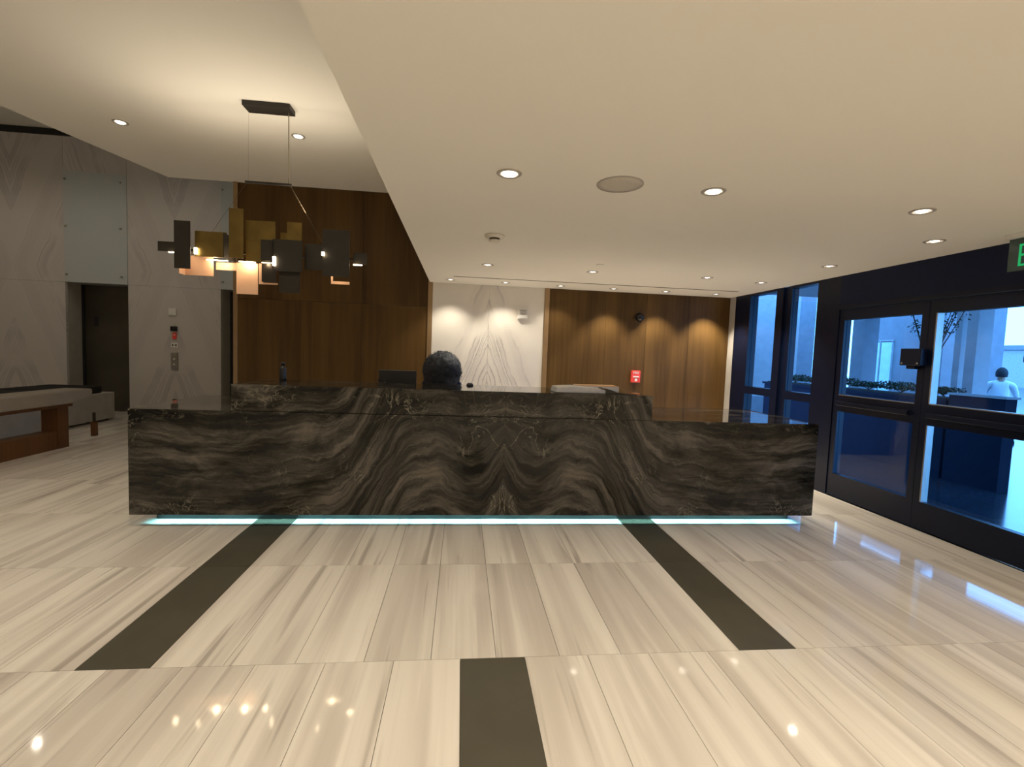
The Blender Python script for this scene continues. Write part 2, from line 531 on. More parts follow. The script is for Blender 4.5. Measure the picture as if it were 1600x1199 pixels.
# ------------------------------------------------------------------ ceilings with holes for the lamps
LOW = [(0.22, 2.584), (1.375, 2.614), (2.736, 2.675), (3.468, 3.271), (3.488, 4.317), (0.249, 5.279), (1.439, 5.344), (2.776, 5.297), (3.524, 5.433)]
WASH = [(-0.182, 6.515), (0.56, 6.53), (1.326, 6.56), (2.08, 6.56), (2.839, 6.56), (3.589, 6.56)]
HIGH = [(-3.427, 5.261), (-1.734, 5.249)]
LOW_REAR_ADDED = [(x, y) for y in (0.2, -2.0, -4.0) for x in (0.4, 1.9, 3.3)]  # unseen lamps added behind the camera to brighten the ceiling
HIGH_REAR_ADDED = [(x, y) for y in (2.6, 0.0, -2.6) for x in (-1.7, -3.8)]  # out-of-frame lamps added for more bounce onto the ceilings
def ceiling_mesh(name, outline, holes, z, r=0.048, thick=0.16):
    bm = bmesh.new()
    def loop(pts):
        vs = [bm.verts.new((x, y, z)) for x, y in pts]
        return [bm.edges.new((vs[i], vs[(i + 1) % len(vs)])) for i in range(len(vs))]
    edges = loop(outline)
    for hx, hy in holes:
        edges += loop([(hx + r * math.cos(a * math.pi / 10), hy + r * math.sin(a * math.pi / 10)) for a in range(20)])
    bmesh.ops.triangle_fill(bm, use_beauty=True, use_dissolve=False, edges=edges)
    for f in bm.faces:
        if f.normal.z > 0:
            f.normal_flip()
    prism(bm, outline, 'z', z + thick - 0.02, z + thick)
    n = len(outline)
    for i in range(n):
        a, b = outline[i], outline[(i + 1) % n]
        bm.faces.new([bm.verts.new(p) for p in ((a[0], a[1], z), (b[0], b[1], z), (b[0], b[1], z + thick), (a[0], a[1], z + thick))])
    me = bpy.data.meshes.new(name)
    bm.to_mesh(me)
    bm.free()
    me.materials.append(M['ceiling'])
    o = bpy.data.objects.new(name, me)
    COL.objects.link(o)
    o['kind'] = 'structure'
    return o
ceiling_mesh('ceiling', [(XS, YR), (XW, YR), (XW, YB), (XS, YB)], LOW + WASH + LOW_REAR_ADDED, H2)
EDGE = [(-3.90, YB), (-7.05, YR)]
ceiling_mesh('ceiling_high', [EDGE[1], (XS, YR), (XS, YB), EDGE[0]], HIGH + HIGH_REAR_ADDED, H1)
ceiling_mesh('ceiling_void', [(XL, YR), (-3.0, YR), (-3.0, YE + 0.5), (XL, YE + 0.5)], [(-4.9, 7.9), (-6.5, 7.9), (-8.1, 7.9), (-6.6, 3.0), (-8.2, 0.5)], HV)
bm = bmesh.new()       # upstand between the low and the high ceiling
box(bm, XS - 0.004, XS + 0.06, YR, YB, H2 + 0.0005, H1)
struct('', mesh=obj('trim_1', bm, 'ceiling'))
bm = bmesh.new()       # upstand over the edge of the high ceiling
prism(bm, [EDGE[0], EDGE[1], (EDGE[1][0] + 0.1, EDGE[1][1]), (EDGE[0][0] + 0.1, EDGE[0][1])], 'z', H1 + 0.155, HV)
struct('', mesh=obj('trim_2', bm, 'ceiling'))
bm = bmesh.new()
box(bm, -3.90, -3.05, YB, YB + 0.1, H1 + 0.16, HV)
struct('', mesh=obj('trim_3', bm, 'ceiling'))

# ------------------------------------------------------------------ walls
wall_back = struct('wall_back')
bx('wall_core', 'plaster', wall_back, -3.08, XW + 0.12, YB + 0.03, YB + 0.20, 0, H1 + 0.2)
g = 0.0015
def panel(parent, name, mat, x0, x1, z0, z1, y=YB, d=0.03):
    return bx(name, mat, parent, x0 + g, x1 - g, y, y + d, z0 + g, z1 - g)
cols = [-3.03, -2.215, -1.397, -0.497]
for a, b in zip(cols, cols[1:]):
    panel(wall_back, 'wood_panel', 'walnut', a, b, 0, 2.01)
    panel(wall_back, 'wood_panel', 'walnut', a, b, 2.01, H1)
panel(wall_back, 'marble_panel', 'marble', -0.435, 0.365, 0, H2)
panel(wall_back, 'marble_panel', 'marble', 0.365, 1.164, 0, H2)
cols = [1.23, 2.085, 2.697, 3.36, 3.99]
for a, b in zip(cols, cols[1:]):
    panel(wall_back, 'wood_panel', 'walnut', a, b, 0, H2)
for a, b, h in ((-3.085, -3.03, H1), (-0.497, -0.435, H1), (1.164, 1.23, H2)):
    bx('metal_trim', 'bronze', wall_back, a, b, YB - 0.02, YB + 0.03, 0, h)

wr = struct('wall_return')
bx('wall_core', 'plaster', wr, -3.08, -2.9, YB + 0.2, YE, 0, HV)
bm = bmesh.new(); box(bm, XL - 0.1, XL, YR, YE + 0.6, 0, HV); struct('', mesh=obj('wall_left', bm, 'plaster'))
bm = bmesh.new(); box(bm, XL, XW + 0.12, YR - 0.1, YR, 0, HV); struct('', mesh=obj('wall_rear', bm, 'plaster'))
bm = bmesh.new(); box(bm, XW, XW + 0.12, YR, 2.40, 0, H2 + 0.16); struct('', mesh=obj('wall_right', bm, 'plaster'))

# lift wall: stone panels with two openings
wl = struct('wall_lift')
DH = 2.385
for (a, b, m, cuts) in ((XL, -7.146, 'marble_lift_far', (0, 2.385, 4.94)), (-6.098, -4.498, 'marble_lift', (0, 2.385, 4.94)), (-3.45, -3.08, 'marble_lift', (0, 2.385, 4.94))):
    for z0, z1 in zip(cuts, cuts[1:]):
        panel(wl, 'marble_panel', m, a, b, z0, z1, YE, 0.05)
for a, b in ((-7.146, -6.098), (-4.498, -3.45)):
    panel(wl, 'glass_panel', 'pale_panel', a, b, DH, 4.34, YE - 0.01, 0.05)
    panel(wl, 'marble_panel', 'marble_lift', a, b, 4.34, 4.94, YE, 0.05)
    for zx in (2.525, 3.385, 4.2):
        for xx in (a + 0.035, b - 0.1):
            bm = bmesh.new()
            lathe(bm, [(0.018, 0), (0.018, -0.02), (0.012, -0.026)], 12, (xx, YE - 0.01, zx), 'y')
            obj('standoff_bolt', bm, 'steel', wl, True)
    for side, xx in (('l', a), ('r', b)):
        x0, x1 = (xx - 0.05, xx) if side == 'l' else (xx, xx + 0.05)
        bx('jamb', 'jamb', wl, x0, x1, YE + 0.05, YE + 0.42, 0, DH)
    bx('lintel', 'jamb', wl, a, b, YE + 0.04, YE + 0.42, DH, DH + 0.05)
bx('wall_core', 'plaster', wl, XL, -3.0, YE + 0.42, YE + 0.5, 0, HV)
bx('shadow_gap', 'black', wl, XL, -3.08, YE, YE + 0.3, 4.95, HV - 0.005)
for n, (a, b) in enumerate(((-7.146, -6.098), (-4.498, -3.45))):
    d = struct('door_%d' % (3 + n), ((a + b) / 2, YE + 0.4, 0))
    mid = (a + b) / 2 + 0.15
    bx('door_frame', 'black', d, a, a + 0.045, YE + 0.36, YE + 0.41, 0, DH)
    bx('door_leaf', 'lift_door', d, a + 0.045, mid - 0.002, YE + 0.385, YE + 0.41, 0.01, DH)
    bx('door_leaf', 'lift_door', d, mid + 0.002, b, YE + 0.38, YE + 0.41, 0.01, DH)
    bx('sill', 'steel', d, a, b, YE + 0.32, YE + 0.38, 0, 0.008)
    bx('wall_plate', 'black', d, a + 0.20, a + 0.27, YE + 0.375, YE + 0.385, 1.62, 1.80)

# ------------------------------------------------------------------ glazed wall on the right
w1 = struct('window_1', (XW, 6.0, 0))
f0, f1 = XW, XW + 0.12
bx('side_post', 'trim_grey', w1, f0, f1, 6.72, YB, 0, H2)
bx('mullion', 'flare_navy_metal', w1, f0, f1, 6.36, 6.72, 0, H2)
bx('mullion', 'flare_navy_metal', w1, f0, f1, 5.67, 5.80, 0, H2)
bx('mullion', 'flare_navy_metal', w1, f0 + 0.03, f1, 5.55, 5.67, 0, H2)
bx('sill', 'flare_navy_metal', w1, f0, f1, 5.80, 6.36, 0, 0.12)
bx('sill', 'flare_navy_metal', w1, f0, f1, 5.08, 5.55, 0, 0.12)
for a, b in ((5.80, 6.36), (5.08, 5.55)):
    bx('transom', 'flare_navy_metal', w1, f0, f1, a, b, 0.965, 1.065)
    bx('head_rail', 'flare_navy_metal', w1, f0, f1, a, b, H2 - 0.03, H2)
    bx('pane', 'glass', w1, f0 + 0.05, f0 + 0.058, a, b, 0.12, 0.965)
    bx('pane', 'glass', w1, f0 + 0.05, f0 + 0.058, a, b, 1.065, H2 - 0.03)
portal = struct('trim_4', (XW, 4.9, 0))
bx('post', 'flare_navy_metal', portal, f0, f1 + 0.03, 4.745, 5.08, 0, H2)
bx('post', 'flare_navy_metal', portal, f0, f1 + 0.03, 2.40, 2.72, 0, H2)
bx('header', 'flare_navy_head', portal, f0, f1 + 0.03, 2.72, 4.745, 2.01, H2)
bx('header_lip', 'flare_navy_metal', portal, f0 - 0.02, f0, 2.40, 4.80, 2.0, 2.04)
for n, (a, b, ga, gb) in enumerate(((3.757, 4.743, 3.82, 4.675), (2.722, 3.753, 2.80, 3.69))):
    d = struct('door_%d' % (n + 1), (XW, (a + b) / 2, 0))
    x0, x1 = f0 + 0.01, f0 + 0.07
    bx('stile', 'flare_navy_metal', d, x0, x1, a, ga, 0.01, 2.0)
    bx('stile', 'flare_navy_metal', d, x0, x1, gb, b, 0.01, 2.0)
    bx('top_rail', 'flare_navy_metal', d, x0, x1, ga, gb, 1.885, 2.0)
    bx('middle_rail', 'flare_navy_metal', d, x0, x1, ga, gb, 0.92, 1.10)
    bx('bottom_rail', 'flare_navy_metal', d, x0, x1, ga, gb, 0.01, 0.25)
    bx('push_bar', 'flare_navy_metal', d, x0 - 0.045, x0 - 0.015, ga + 0.02, gb - 0.02, 0.985, 1.03, bevel=0.006)
    bx('pane', 'glass', d, x0 + 0.026, x0 + 0.034, ga, gb, 0.25, 0.92)
    bx('pane', 'glass', d, x0 + 0.026, x0 + 0.034, ga, gb, 1.10, 1.885)
    if n == 0:
        bx('glazing_bead', 'steel', d, x0 - 0.004, x0, ga, gb, 1.092, 1.10)
    else:
        bx('glazing_bead', 'steel', d, x0 - 0.004, x1, gb - 0.012, gb, 0.25, 0.92)
        bx('glazing_bead', 'steel', d, x0 - 0.004, x1, gb - 0.012, gb, 1.10, 1.885)
        bx('glazing_bead', 'steel', d, x0 - 0.004, x1, ga, gb, 1.10, 1.108)
t = thing('card_reader', (3.955, 3.82, 1.42), 'black box fixed on the stile between the two glazed doors', 'card reader')
bx('body', 'flare_navy_metal', t, 3.93, 3.999, 3.735, 3.93, 1.43, 1.58, bevel=0.006)
bx('bracket', 'flare_navy_metal', t, 3.95, 3.999, 3.80, 3.88, 1.40, 1.43)
for yy in (3.76, 3.905):
    bm = bmesh.new(); lathe(bm, [(0.008, 0), (0.008, -0.006), (0.004, -0.009)], 10, (3.93, yy, 1.45), 'x'); obj('screw', bm, 'steel', t, True)

# ------------------------------------------------------------------ recessed lamps
def downlight(x, y, h, watts, size, blend, label, group, r=0.055, color=WARM):
    t = thing('recessed_downlight', (x, y, h), label, 'downlight', group)
    bm = bmesh.new()
    lathe(bm, [(r - 0.007, 0.0), (r - 0.007, -0.005), (r + 0.006, -0.007), (r + 0.012, -0.003), (r + 0.012, 0.0)], 24, close=False)
    obj('trim_ring', bm, 'trim_grey', t, True, local=True)
    bm = bmesh.new()
    lathe(bm, [(r - 0.0072, -0.004), (r - 0.010, 0.02), (0.034, 0.045)], 24, close=False)
    rf = obj('reflector', bm, 'reflector', t, True, local=True)
    bm = bmesh.new()
    lathe(bm, [(0.038, 0.034), (0.037, 0.012), (0.026, 0.002), (0.008, -0.002)], 20)
    obj('lamp', bm, 'bulb', t, True, local=True)
    ld = bpy.data.lights.new('lamp_beam', 'SPOT')
    ld.energy = watts
    ld.color = color
    ld.spot_size = math.radians(size)
    ld.spot_blend = blend
    ld.shadow_soft_size = 0.03
    lo = bpy.data.objects.new('lamp_beam', ld)
    COL.objects.link(lo)
    lo.parent = t
    lo.location = (0, 0, -0.012)
    return t
LOW_LABELS = ['recessed downlight beside the round ceiling speaker, on the smoke detector side',
              'recessed downlight beside the round ceiling speaker, on the glazed door side',
              'recessed downlight near the exit sign, the one farther from the doors',
              'recessed downlight near the exit sign, close to the glazed doors',
              'recessed downlight beside the post between glazed doors and tall windows',
              'recessed downlight beyond the smoke detector, before the marble wall',
              'recessed downlight next to the tiny sprinkler cover',
              'recessed downlight between the sprinkler cover and the tall windows',
              'recessed downlight beside the tall windows, ahead of the air slot']
for (x, y), lab in zip(LOW, LOW_LABELS):
    downlight(x, y, H2, LOW_W if y < 5 else LOW_W * 8, 125 if y < 5 else 100, 0.9, lab, 'downlights in the low ceiling')
for x, y in LOW_REAR_ADDED:
    downlight(x, y, H2, REAR_ADDED_W, 140, 0.9, 'unseen downlight added in the low ceiling away from the desk to brighten the lobby', 'added low downlights over the front lobby')
WASH_LABELS = ['wall washer over the marble panel, next to the tall dark wood wall',
               'wall washer over the middle of the white marble panel',
               'wall washer over the bronze trim between marble and wood',
               'wall washer over the wood wall, between bronze trim and dome camera',
               'wall washer over the wood wall above the dome camera and red alarm pull',
               'wall washer over the wood wall at its window end']
for (x, y), lab, k in zip(WASH, WASH_LABELS, (1.3, 1.3, 0.8, 3.0, 3.2, 5.5)):
    downlight(x, y, H2, WASH_W * k, 104 if x < 1.5 else 92, 0.6, lab, 'wall washers along the back wall', r=0.05)
for (x, y), lab in zip(HIGH, ('recessed downlight in the high ceiling near its open edge by the lifts', 'recessed downlight in the high ceiling just behind the chandelier canopy')):
    downlight(x, y, H1, HIGH_W, 110, 0.9, lab, 'downlights in the high ceiling')
for x, y in HIGH_REAR_ADDED:
    downlight(x, y, H1, REAR_ADDED_W, 140, 0.9, 'unseen downlight added in the high ceiling away from the desk to brighten the lobby', 'added high downlights over the front lobby')
for x, y in ((-4.9, 7.9), (-6.5, 7.9), (-8.1, 7.9), (-6.6, 3.0), (-8.2, 0.5)):  # out-of-view lamps added to brighten the lift wall
    downlight(x, y, HV, VOID_ADDED_W, 140, 0.9, 'unseen downlight added in the tall ceiling to brighten the lift lobby', 'added downlights over the lift lobby')

# ceiling fittings
t = thing('ceiling_speaker', (0.835, 2.617, H2), 'large round grey speaker grille flush in the low ceiling', 'speaker')
bm = bmesh.new(); lathe(bm, [(0.127, 0.0), (0.127, -0.004), (0.121, -0.006)], 40, close=False); obj('rim', bm, 'trim_grey', t, True, local=True)
bm = bmesh.new(); lathe(bm, [(0.1215, -0.001), (0.1215, -0.005), (0.08, -0.008), (0.02, -0.009)], 40); obj('grille', bm, 'speaker', t, True, local=True)
t = thing('smoke_detector', (0.235, 3.947, H2), 'cream dome smoke detector under the low ceiling', 'smoke detector')
bm = bmesh.new(); lathe(bm, [(0.082, 0.0), (0.080, -0.012), (0.062, -0.024)], 28); obj('base', bm, 'off_white', t, True, local=True)
bm = bmesh.new(); lathe(bm, [(0.042, -0.024), (0.042, -0.038)], 28); obj('vent_ring', bm, 'dark_bronze', t, True, local=True)
bm = bmesh.new(); lathe(bm, [(0.045, -0.038), (0.043, -0.050), (0.028, -0.058)], 28); obj('cap', bm, 'off_white', t, True, local=True)
t = thing('sprinkler_cover', (1.401, 4.912, H2), 'tiny flat sprinkler cover plate on the low ceiling', 'sprinkler')
bm = bmesh.new(); lathe(bm, [(0.036, 0.0), (0.036, -0.003), (0.03, -0.005)], 24); obj('plate', bm, 'ceiling', t, True, local=True)
bm = bmesh.new(); lathe(bm, [(0.040, 0.0), (0.040, -0.0015)], 24); obj('gap_ring', bm, 'trim_grey', t, True, local=True)
t = thing('slot_diffuser', (1.77, 6.2, H2), 'long thin dark air slot across the low ceiling before the back wall', 'air diffuser')
bx('slot', 'slot', t, -0.134, 3.70, 6.182, 6.218, H2 - 0.004, H2)
bx('flange', 'ceiling', t, -0.15, 3.715, 6.218, 6.228, H2 - 0.003, H2)
bx('flange', 'ceiling', t, -0.15, 3.715, 6.172, 6.182, H2 - 0.003, H2)

# exit sign under the ceiling beside the doors
t = thing('exit_sign', (3.79, 2.86, H2), 'green exit sign hanging from the ceiling beside the glazed doors', 'exit sign')
bx('canopy', 'white_plastic', t, 3.74, 3.84, 2.66, 3.02, H2 - 0.03, H2, bevel=0.004)
bx('panel', 'exit_body', t, 3.785, 3.797, 2.66, 3.02, 2.105, H2 - 0.03)
def sign_letter(ch, y):
    """letters built as strokes on the face towards the room; y falls to the right"""
    w, h, s, z0 = 0.055, 0.15, 0.014, 2.135
    bm = bmesh.new()
    def st(y0, y1, za, zb):
        box(bm, 3.782, 3.785, y - y1, y - y0, z0 + za, z0 + zb)
    if ch == 'E':
        st(0, s, 0, h)
        for za in (0, h / 2 - s / 2, h - s): st(s, w, za, za + s)
    elif ch == 'X':
        for sgn in (1, -1):
            a = (0, w - s) if sgn > 0 else (w - s, 0)
            prism(bm, [(y - a[0], z0), (y - a[0] - s, z0), (y - a[1] - s, z0 + h), (y - a[1], z0 + h)], 'x', 3.782, 3.785)
    elif ch == 'I':
        st(w / 2 - s / 2, w / 2 + s / 2, 0, h)
    elif ch == 'T':
        st(0, w, h - s, h); st(w / 2 - s / 2, w / 2 + s / 2, 0, h - s)
    obj('letter', bm, 'exit_green', t)
for i, ch in enumerate('EXIT'):
    sign_letter(ch, 2.955 - i * 0.072)

# ------------------------------------------------------------------ reception desk
desk = thing('reception_desk', (0.314, YD, 0), 'long dark marble reception desk with raised counter floating over a cyan glow', 'reception desk')
XC = 0.359
UL, UR = -1.711, 1.572
bx('front_slab', 'stone', desk, DXL, XC - 0.0006, YD, YD + 0.03, DZB, DZT - 0.002)
bx('front_slab', 'stone', desk, XC + 0.0006, DXR, YD, YD + 0.03, DZB, DZT - 0.002)
bx('end_slab', 'stone', desk, DXL, DXL + 0.03, YD + 0.03, 4.80, DZB, DZT - 0.002)
bx('end_slab', 'stone', desk, DXR - 0.03, DXR, YD + 0.03, 4.80, DZB, DZT - 0.002)
bx('wing_top', 'stone_top', desk, DXL, UL, YD, 4.80, DZT - 0.002, DZT)
bx('wing_top', 'stone_top', desk, UR, DXR, YD, 4.80, DZT - 0.002, DZT)
bx('counter_front', 'stone', desk, UL, XC - 0.0006, YD + 0.002, YD + 0.03, DZT + 0.003, DZU)
bx('counter_front', 'stone', desk, XC + 0.0006, UR, YD + 0.002, YD + 0.03, DZT + 0.003, DZU)
bx('counter_end', 'stone', desk, UL, UL + 0.03, YD + 0.03, 4.42, DZT + 0.003, DZU)
bx('counter_end', 'stone', desk, UR - 0.03, UR, YD + 0.03, 4.42, DZT + 0.003, DZU)
bx('counter_top', 'stone_top', desk, UL + 0.03, UR - 0.03, YD + 0.03, 4.42, DZU - 0.03, DZU)
bx('counter_back', 'dark_bronze', desk, UL + 0.03, UR - 0.03, 4.38, 4.42, 0.74, DZU - 0.03)
bx('worktop', 'walnut', desk, UL, UR, 4.42, 4.80, 0.71, 0.74)
bx('body', 'dark_bronze', desk, DXL + 0.03, UL, 4.0, 4.78, 0.16, DZT - 0.002)
bx('body', 'dark_bronze', desk, UR, DXR - 0.03, 4.0, 4.78, 0.16, DZT - 0.002)
bx('body', 'dark_bronze', desk, UL, UR, 4.0, 4.38, 0.16, 0.72)
bx('soffit_lip', 'plinth', desk, DXL + 0.03, DXR - 0.03, YD + 0.03, YD + 0.085, DZB, DZB + 0.02)
bx('plinth', 'plinth', desk, DXL + 0.08, DXR - 0.08, 3.955, 4.74, 0, 0.16)
bx('led_strip', 'led', desk, DXL + 0.09, DXR - 0.09, 3.88, 3.92, 0.30, 0.305)
ld = bpy.data.lights.new('led_light', 'AREA')
ld.shape = 'RECTANGLE'
ld.size, ld.size_y = DXR - DXL - 0.18, 0.10
ld.energy = 12
ld.color = (0.36, 0.90, 1.0)
ld.spread = math.radians(35)
lo = bpy.data.objects.new('led_light', ld)
COL.objects.link(lo)
lo.parent = desk
lo.location = (0, 3.90 - YD, 0.29)

# things on the desk
t = thing('open_binder', (1.14, 3.98, DZU), 'thick open binder with white pages and black cover lying on the raised counter', 'binder')
bm = bmesh.new(); box(bm, 0.76, 1.46, 3.83, 4.09, DZU, DZU + 0.004); obj('cover', bm, 'black', t)
bm = bmesh.new()
prism(bm, [(0.775, 0.006), (0.785, 0.042), (0.86, 0.048), (0.95, 0.052), (1.04, 0.047), (1.15, 0.040), (1.19, 0.030), (1.19, 0.006)], 'y', 3.835, 4.08)
bmesh.ops.translate(bm, verts=bm.verts[:], vec=(0, 0, DZU - 0.002))
pg = obj('page_stack', bm, 'page_edge', t)
bm = bmesh.new()
prism(bm, [(0.785, 0.0425), (0.86, 0.0485), (0.95, 0.0525), (1.04, 0.0475), (1.15, 0.0405), (1.15, 0.042), (1.04, 0.049), (0.95, 0.054), (0.86, 0.050), (0.785, 0.044)], 'y', 3.833, 4.082)
bmesh.ops.translate(bm, verts=bm.verts[:], vec=(0, 0, DZU - 0.002))
obj('top_page', bm, 'paper', pg)
bm = bmesh.new()
prism(bm, [(1.195, 0.004), (1.20, 0.036), (1.215, 0.040), (1.24, 0.034), (1.29, 0.016), (1.37, 0.007), (1.46, 0.004)], 'y', 3.835, 4.085)
bmesh.ops.translate(bm, verts=bm.verts[:], vec=(0, 0, DZU))
obj('curled_flap', bm, 'black_gloss', t)
for yy in (3.90, 3.96, 4.02):
    bm = bmesh.new()
    tube(bm, [(1.20 + 0.016 * math.cos(a), yy, DZU + 0.022 + 0.016 * math.sin(a)) for a in [i * math.pi / 6 for i in range(7)]], 0.002, 6)
    obj('ring', bm, 'steel', t)
t = thing('note_pad', (1.20, 4.20, DZU), 'orange-brown notepad lying behind the binder on the raised counter', 'notepad')
bx('pages', 'paper', t, 1.03, 1.40, 4.12, 4.32, DZU, DZU + 0.042)
bx('cover', 'kraft', t, 1.03, 1.40, 4.12, 4.32, DZU + 0.042, DZU + 0.047)
t = thing('card_holder', (1.53, 3.98, DZU), 'small orange card lying near the end of the raised counter', 'card')
bx('card', 'kraft', t, 1.47, 1.52, 3.93, 4.0, DZU, DZU + 0.006)
bx('base', 'red', t, 1.465, 1.525, 3.928, 4.002, DZU, DZU + 0.002)
t = thing('computer_monitor', (-0.60, 4.66, 0.74), 'low black computer monitor standing on the worktop behind the counter', 'monitor')
bx('housing', 'black', t, -0.775, -0.425, 4.60, 4.625, 0.965, 1.205, bevel=0.005)
bx('screen', 'screen', t, -0.765, -0.435, 4.625, 4.628, 0.975, 1.195)
bx('neck', 'black', t, -0.63, -0.57, 4.60, 4.63, 0.75, 1.0)
bx('foot', 'black', t, -0.70, -0.50, 4.55, 4.72, 0.74, 0.755, bevel=0.004)
t = thing('desk_clip', (-0.70, 4.25, DZU), 'small black clip-shaped stand on the raised counter before the monitor', 'desk stand')
bm = bmesh.new(); prism(bm, [(-0.745, 0.028), (-0.735, 0.030), (-0.72, 0.010), (-0.68, 0.010), (-0.665, 0.030), (-0.655, 0.028), (-0.675, 0.0), (-0.725, 0.0)], 'y', 4.36, 4.40)
bmesh.ops.translate(bm, verts=bm.verts[:], vec=(0, 0, DZU)); obj('cradle', bm, 'black_gloss', t)
bx('base', 'black', t, -0.725, -0.675, 4.355, 4.405, DZU, DZU + 0.003)
t = thing('pump_bottle', (-1.54, 4.30, DZU), 'slim dark bottle standing alone near the chandelier end of the raised counter', 'bottle')
bm = bmesh.new(); lathe(bm, [(0.026, 0), (0.028, 0.01), (0.028, 0.10), (0.022, 0.115), (0.012, 0.122), (0.012, 0.132)], 20, (-1.54, 4.33, DZU)); obj('body', bm, 'black', t, True)
bm = bmesh.new(); lathe(bm, [(0.020, 0.132), (0.020, 0.150), (0.016, 0.156)], 16, (-1.54, 4.33, DZU)); obj('cap', bm, 'black', t, True)
t = thing('desk_mouse', (0.08, 4.37, DZU), 'little black rounded mouse at the rear edge of the counter', 'mouse')
bm = bmesh.new(); lathe(bm, [(0.030, 0), (0.032, 0.008), (0.026, 0.018), (0.012, 0.024)], 18, (0.08, 4.36, DZU)); obj('shell', bm, 'black', t, True)
bx('wheel', 'trim_grey', t, 0.077, 0.083, 4.34, 4.352, DZU + 0.018, DZU + 0.026)

# ------------------------------------------------------------------ wall fittings
t = thing('fire_alarm_strobe', (0.853, YB, 1.97), 'white fire alarm strobe box on the white marble wall', 'alarm strobe')
bx('back_plate', 'white_plastic', t, 0.775, 0.925, YB - 0.02, YB, 1.895, 2.05, bevel=0.004)
bx('housing', 'white_plastic', t, 0.785, 0.915, YB - 0.055, YB - 0.02, 1.905, 1.955, bevel=0.006)
bx('lens', 'trim_grey', t, 0.81, 0.89, YB - 0.05, YB - 0.02, 1.965, 2.025, bevel=0.01)
bx('hood', 'white_plastic', t, 0.785, 0.915, YB - 0.045, YB - 0.02, 2.03, 2.045)
t = thing('dome_camera', (2.575, YB, 2.0), 'dark brown dome camera on the lit wood wall', 'camera')
bm = bmesh.new(); lathe(bm, [(0.075, 0), (0.075, -0.02), (0.068, -0.03)], 28, (2.58, YB, 2.0), 'y'); obj('base', bm, 'dark_bronze', t, True)
bm = bmesh.new(); lathe(bm, [(0.066, -0.03), (0.062, -0.055), (0.045, -0.085), (0.02, -0.1), (0.004, -0.104)], 28, (2.58, YB, 2.0), 'y'); obj('dome', bm, 'black_gloss', t, True)
t = thing('fire_alarm_pull', (2.567, YB, 1.13), 'red fire alarm pull station with white lettering on the wood wall', 'alarm pull')
bx('body', 'red', t, 2.50, 2.635, YB - 0.045, YB, 1.04, 1.215, bevel=0.005)
bx('handle', 'white_print', t, 2.525, 2.61, YB - 0.055, YB - 0.045, 1.115, 1.135)
bx('handle', 'white_print', t, 2.55, 2.585, YB - 0.055, YB - 0.045, 1.06, 1.10)
def text(body, loc, size, mat, parent, rot=(math.pi / 2, 0, 0), name='lettering'):
    cu = bpy.data.curves.new(name, 'FONT')
    cu.body = body
    cu.size = size
    cu.align_x = 'CENTER'
    cu.extrude = 0.001
    tmp = bpy.data.objects.new(name, cu)
    COL.objects.link(tmp)
    dg = bpy.context.evaluated_depsgraph_get()
    me = bpy.data.meshes.new_from_object(tmp.evaluated_get(dg))
    bpy.data.objects.remove(tmp)
    o = bpy.data.objects.new(name, me)
    COL.objects.link(o)
    me.materials.clear()
    me.materials.append(M[mat])
    o.parent = parent
    o.location = Vector(loc) - parent.location
    o.rotation_euler = rot
    return o
text('FIRE', (2.567, YB - 0.047, 1.165), 0.05, 'white_print', t)

YF = YE - 0.001
t = thing('hall_lantern', (-5.337, YE, 1.93), 'small pale square plate topmost above the lift buttons', 'wall plate')
bx('plate', 'white_plastic', t, -5.40, -5.275, YF - 0.02, YF, 1.87, 1.99, bevel=0.004)
bx('lens', 'paper', t, -5.375, -5.30, YF - 0.024, YF - 0.02, 1.90, 1.96)
t = thing('floor_display', (-5.312, YE, 1.62), 'small black display box above the red lift notice', 'display')
bx('housing', 'black', t, -5.37, -5.255, YF - 0.03, YF, 1.575, 1.665, bevel=0.005)
bx('screen', 'black_gloss', t, -5.355, -5.27, YF - 0.032, YF - 0.03, 1.59, 1.65)
t = thing('fire_notice', (-5.307, YE, 1.49), 'small red notice plate under the black lift display', 'notice')
bx('plate', 'red', t, -5.342, -5.272, YF - 0.012, YF, 1.43, 1.55)
bx('print', 'white_print', t, -5.33, -5.284, YF - 0.014, YF - 0.012, 1.50, 1.51)
t = thing('lettered_sign', (-5.308, YE, 1.32), 'tiny pale sign with dark marks between red notice and button panel', 'sign')
bx('plate', 'white_plastic', t, -5.365, -5.25, YF - 0.008, YF, 1.275, 1.365)
for dx in (-0.03, 0.025):
    bx('mark', 'dark_bronze', t, -5.308 + dx - 0.012, -5.308 + dx + 0.012, YF - 0.010, YF - 0.008, 1.30, 1.335)
t = thing('lift_call_panel', (-5.31, YE, 0.85), 'tall brushed steel lift call button panel on the marble wall', 'call panel')
bx('plate', 'steel', t, -5.372, -5.248, YF - 0.012, YF, 0.85, 1.18)
for zz in (0.96, 1.06):
    bm = bmesh.new(); lathe(bm, [(0.018, 0), (0.018, -0.006), (0.014, -0.008)], 16, (-5.31, YF - 0.012, zz), 'y'); obj('button', bm, 'white_plastic', t, True)
t = thing('low_outlet', (-5.31, YE, 0.25), 'small dark outlet plate low on the marble lift wall', 'outlet')
bx('plate', 'dark_bronze', t, -5.345, -5.275, YF - 0.01, YF, 0.20, 0.31)
bx('socket', 'black', t, -5.33, -5.29, YF - 0.012, YF - 0.01, 0.235, 0.275)

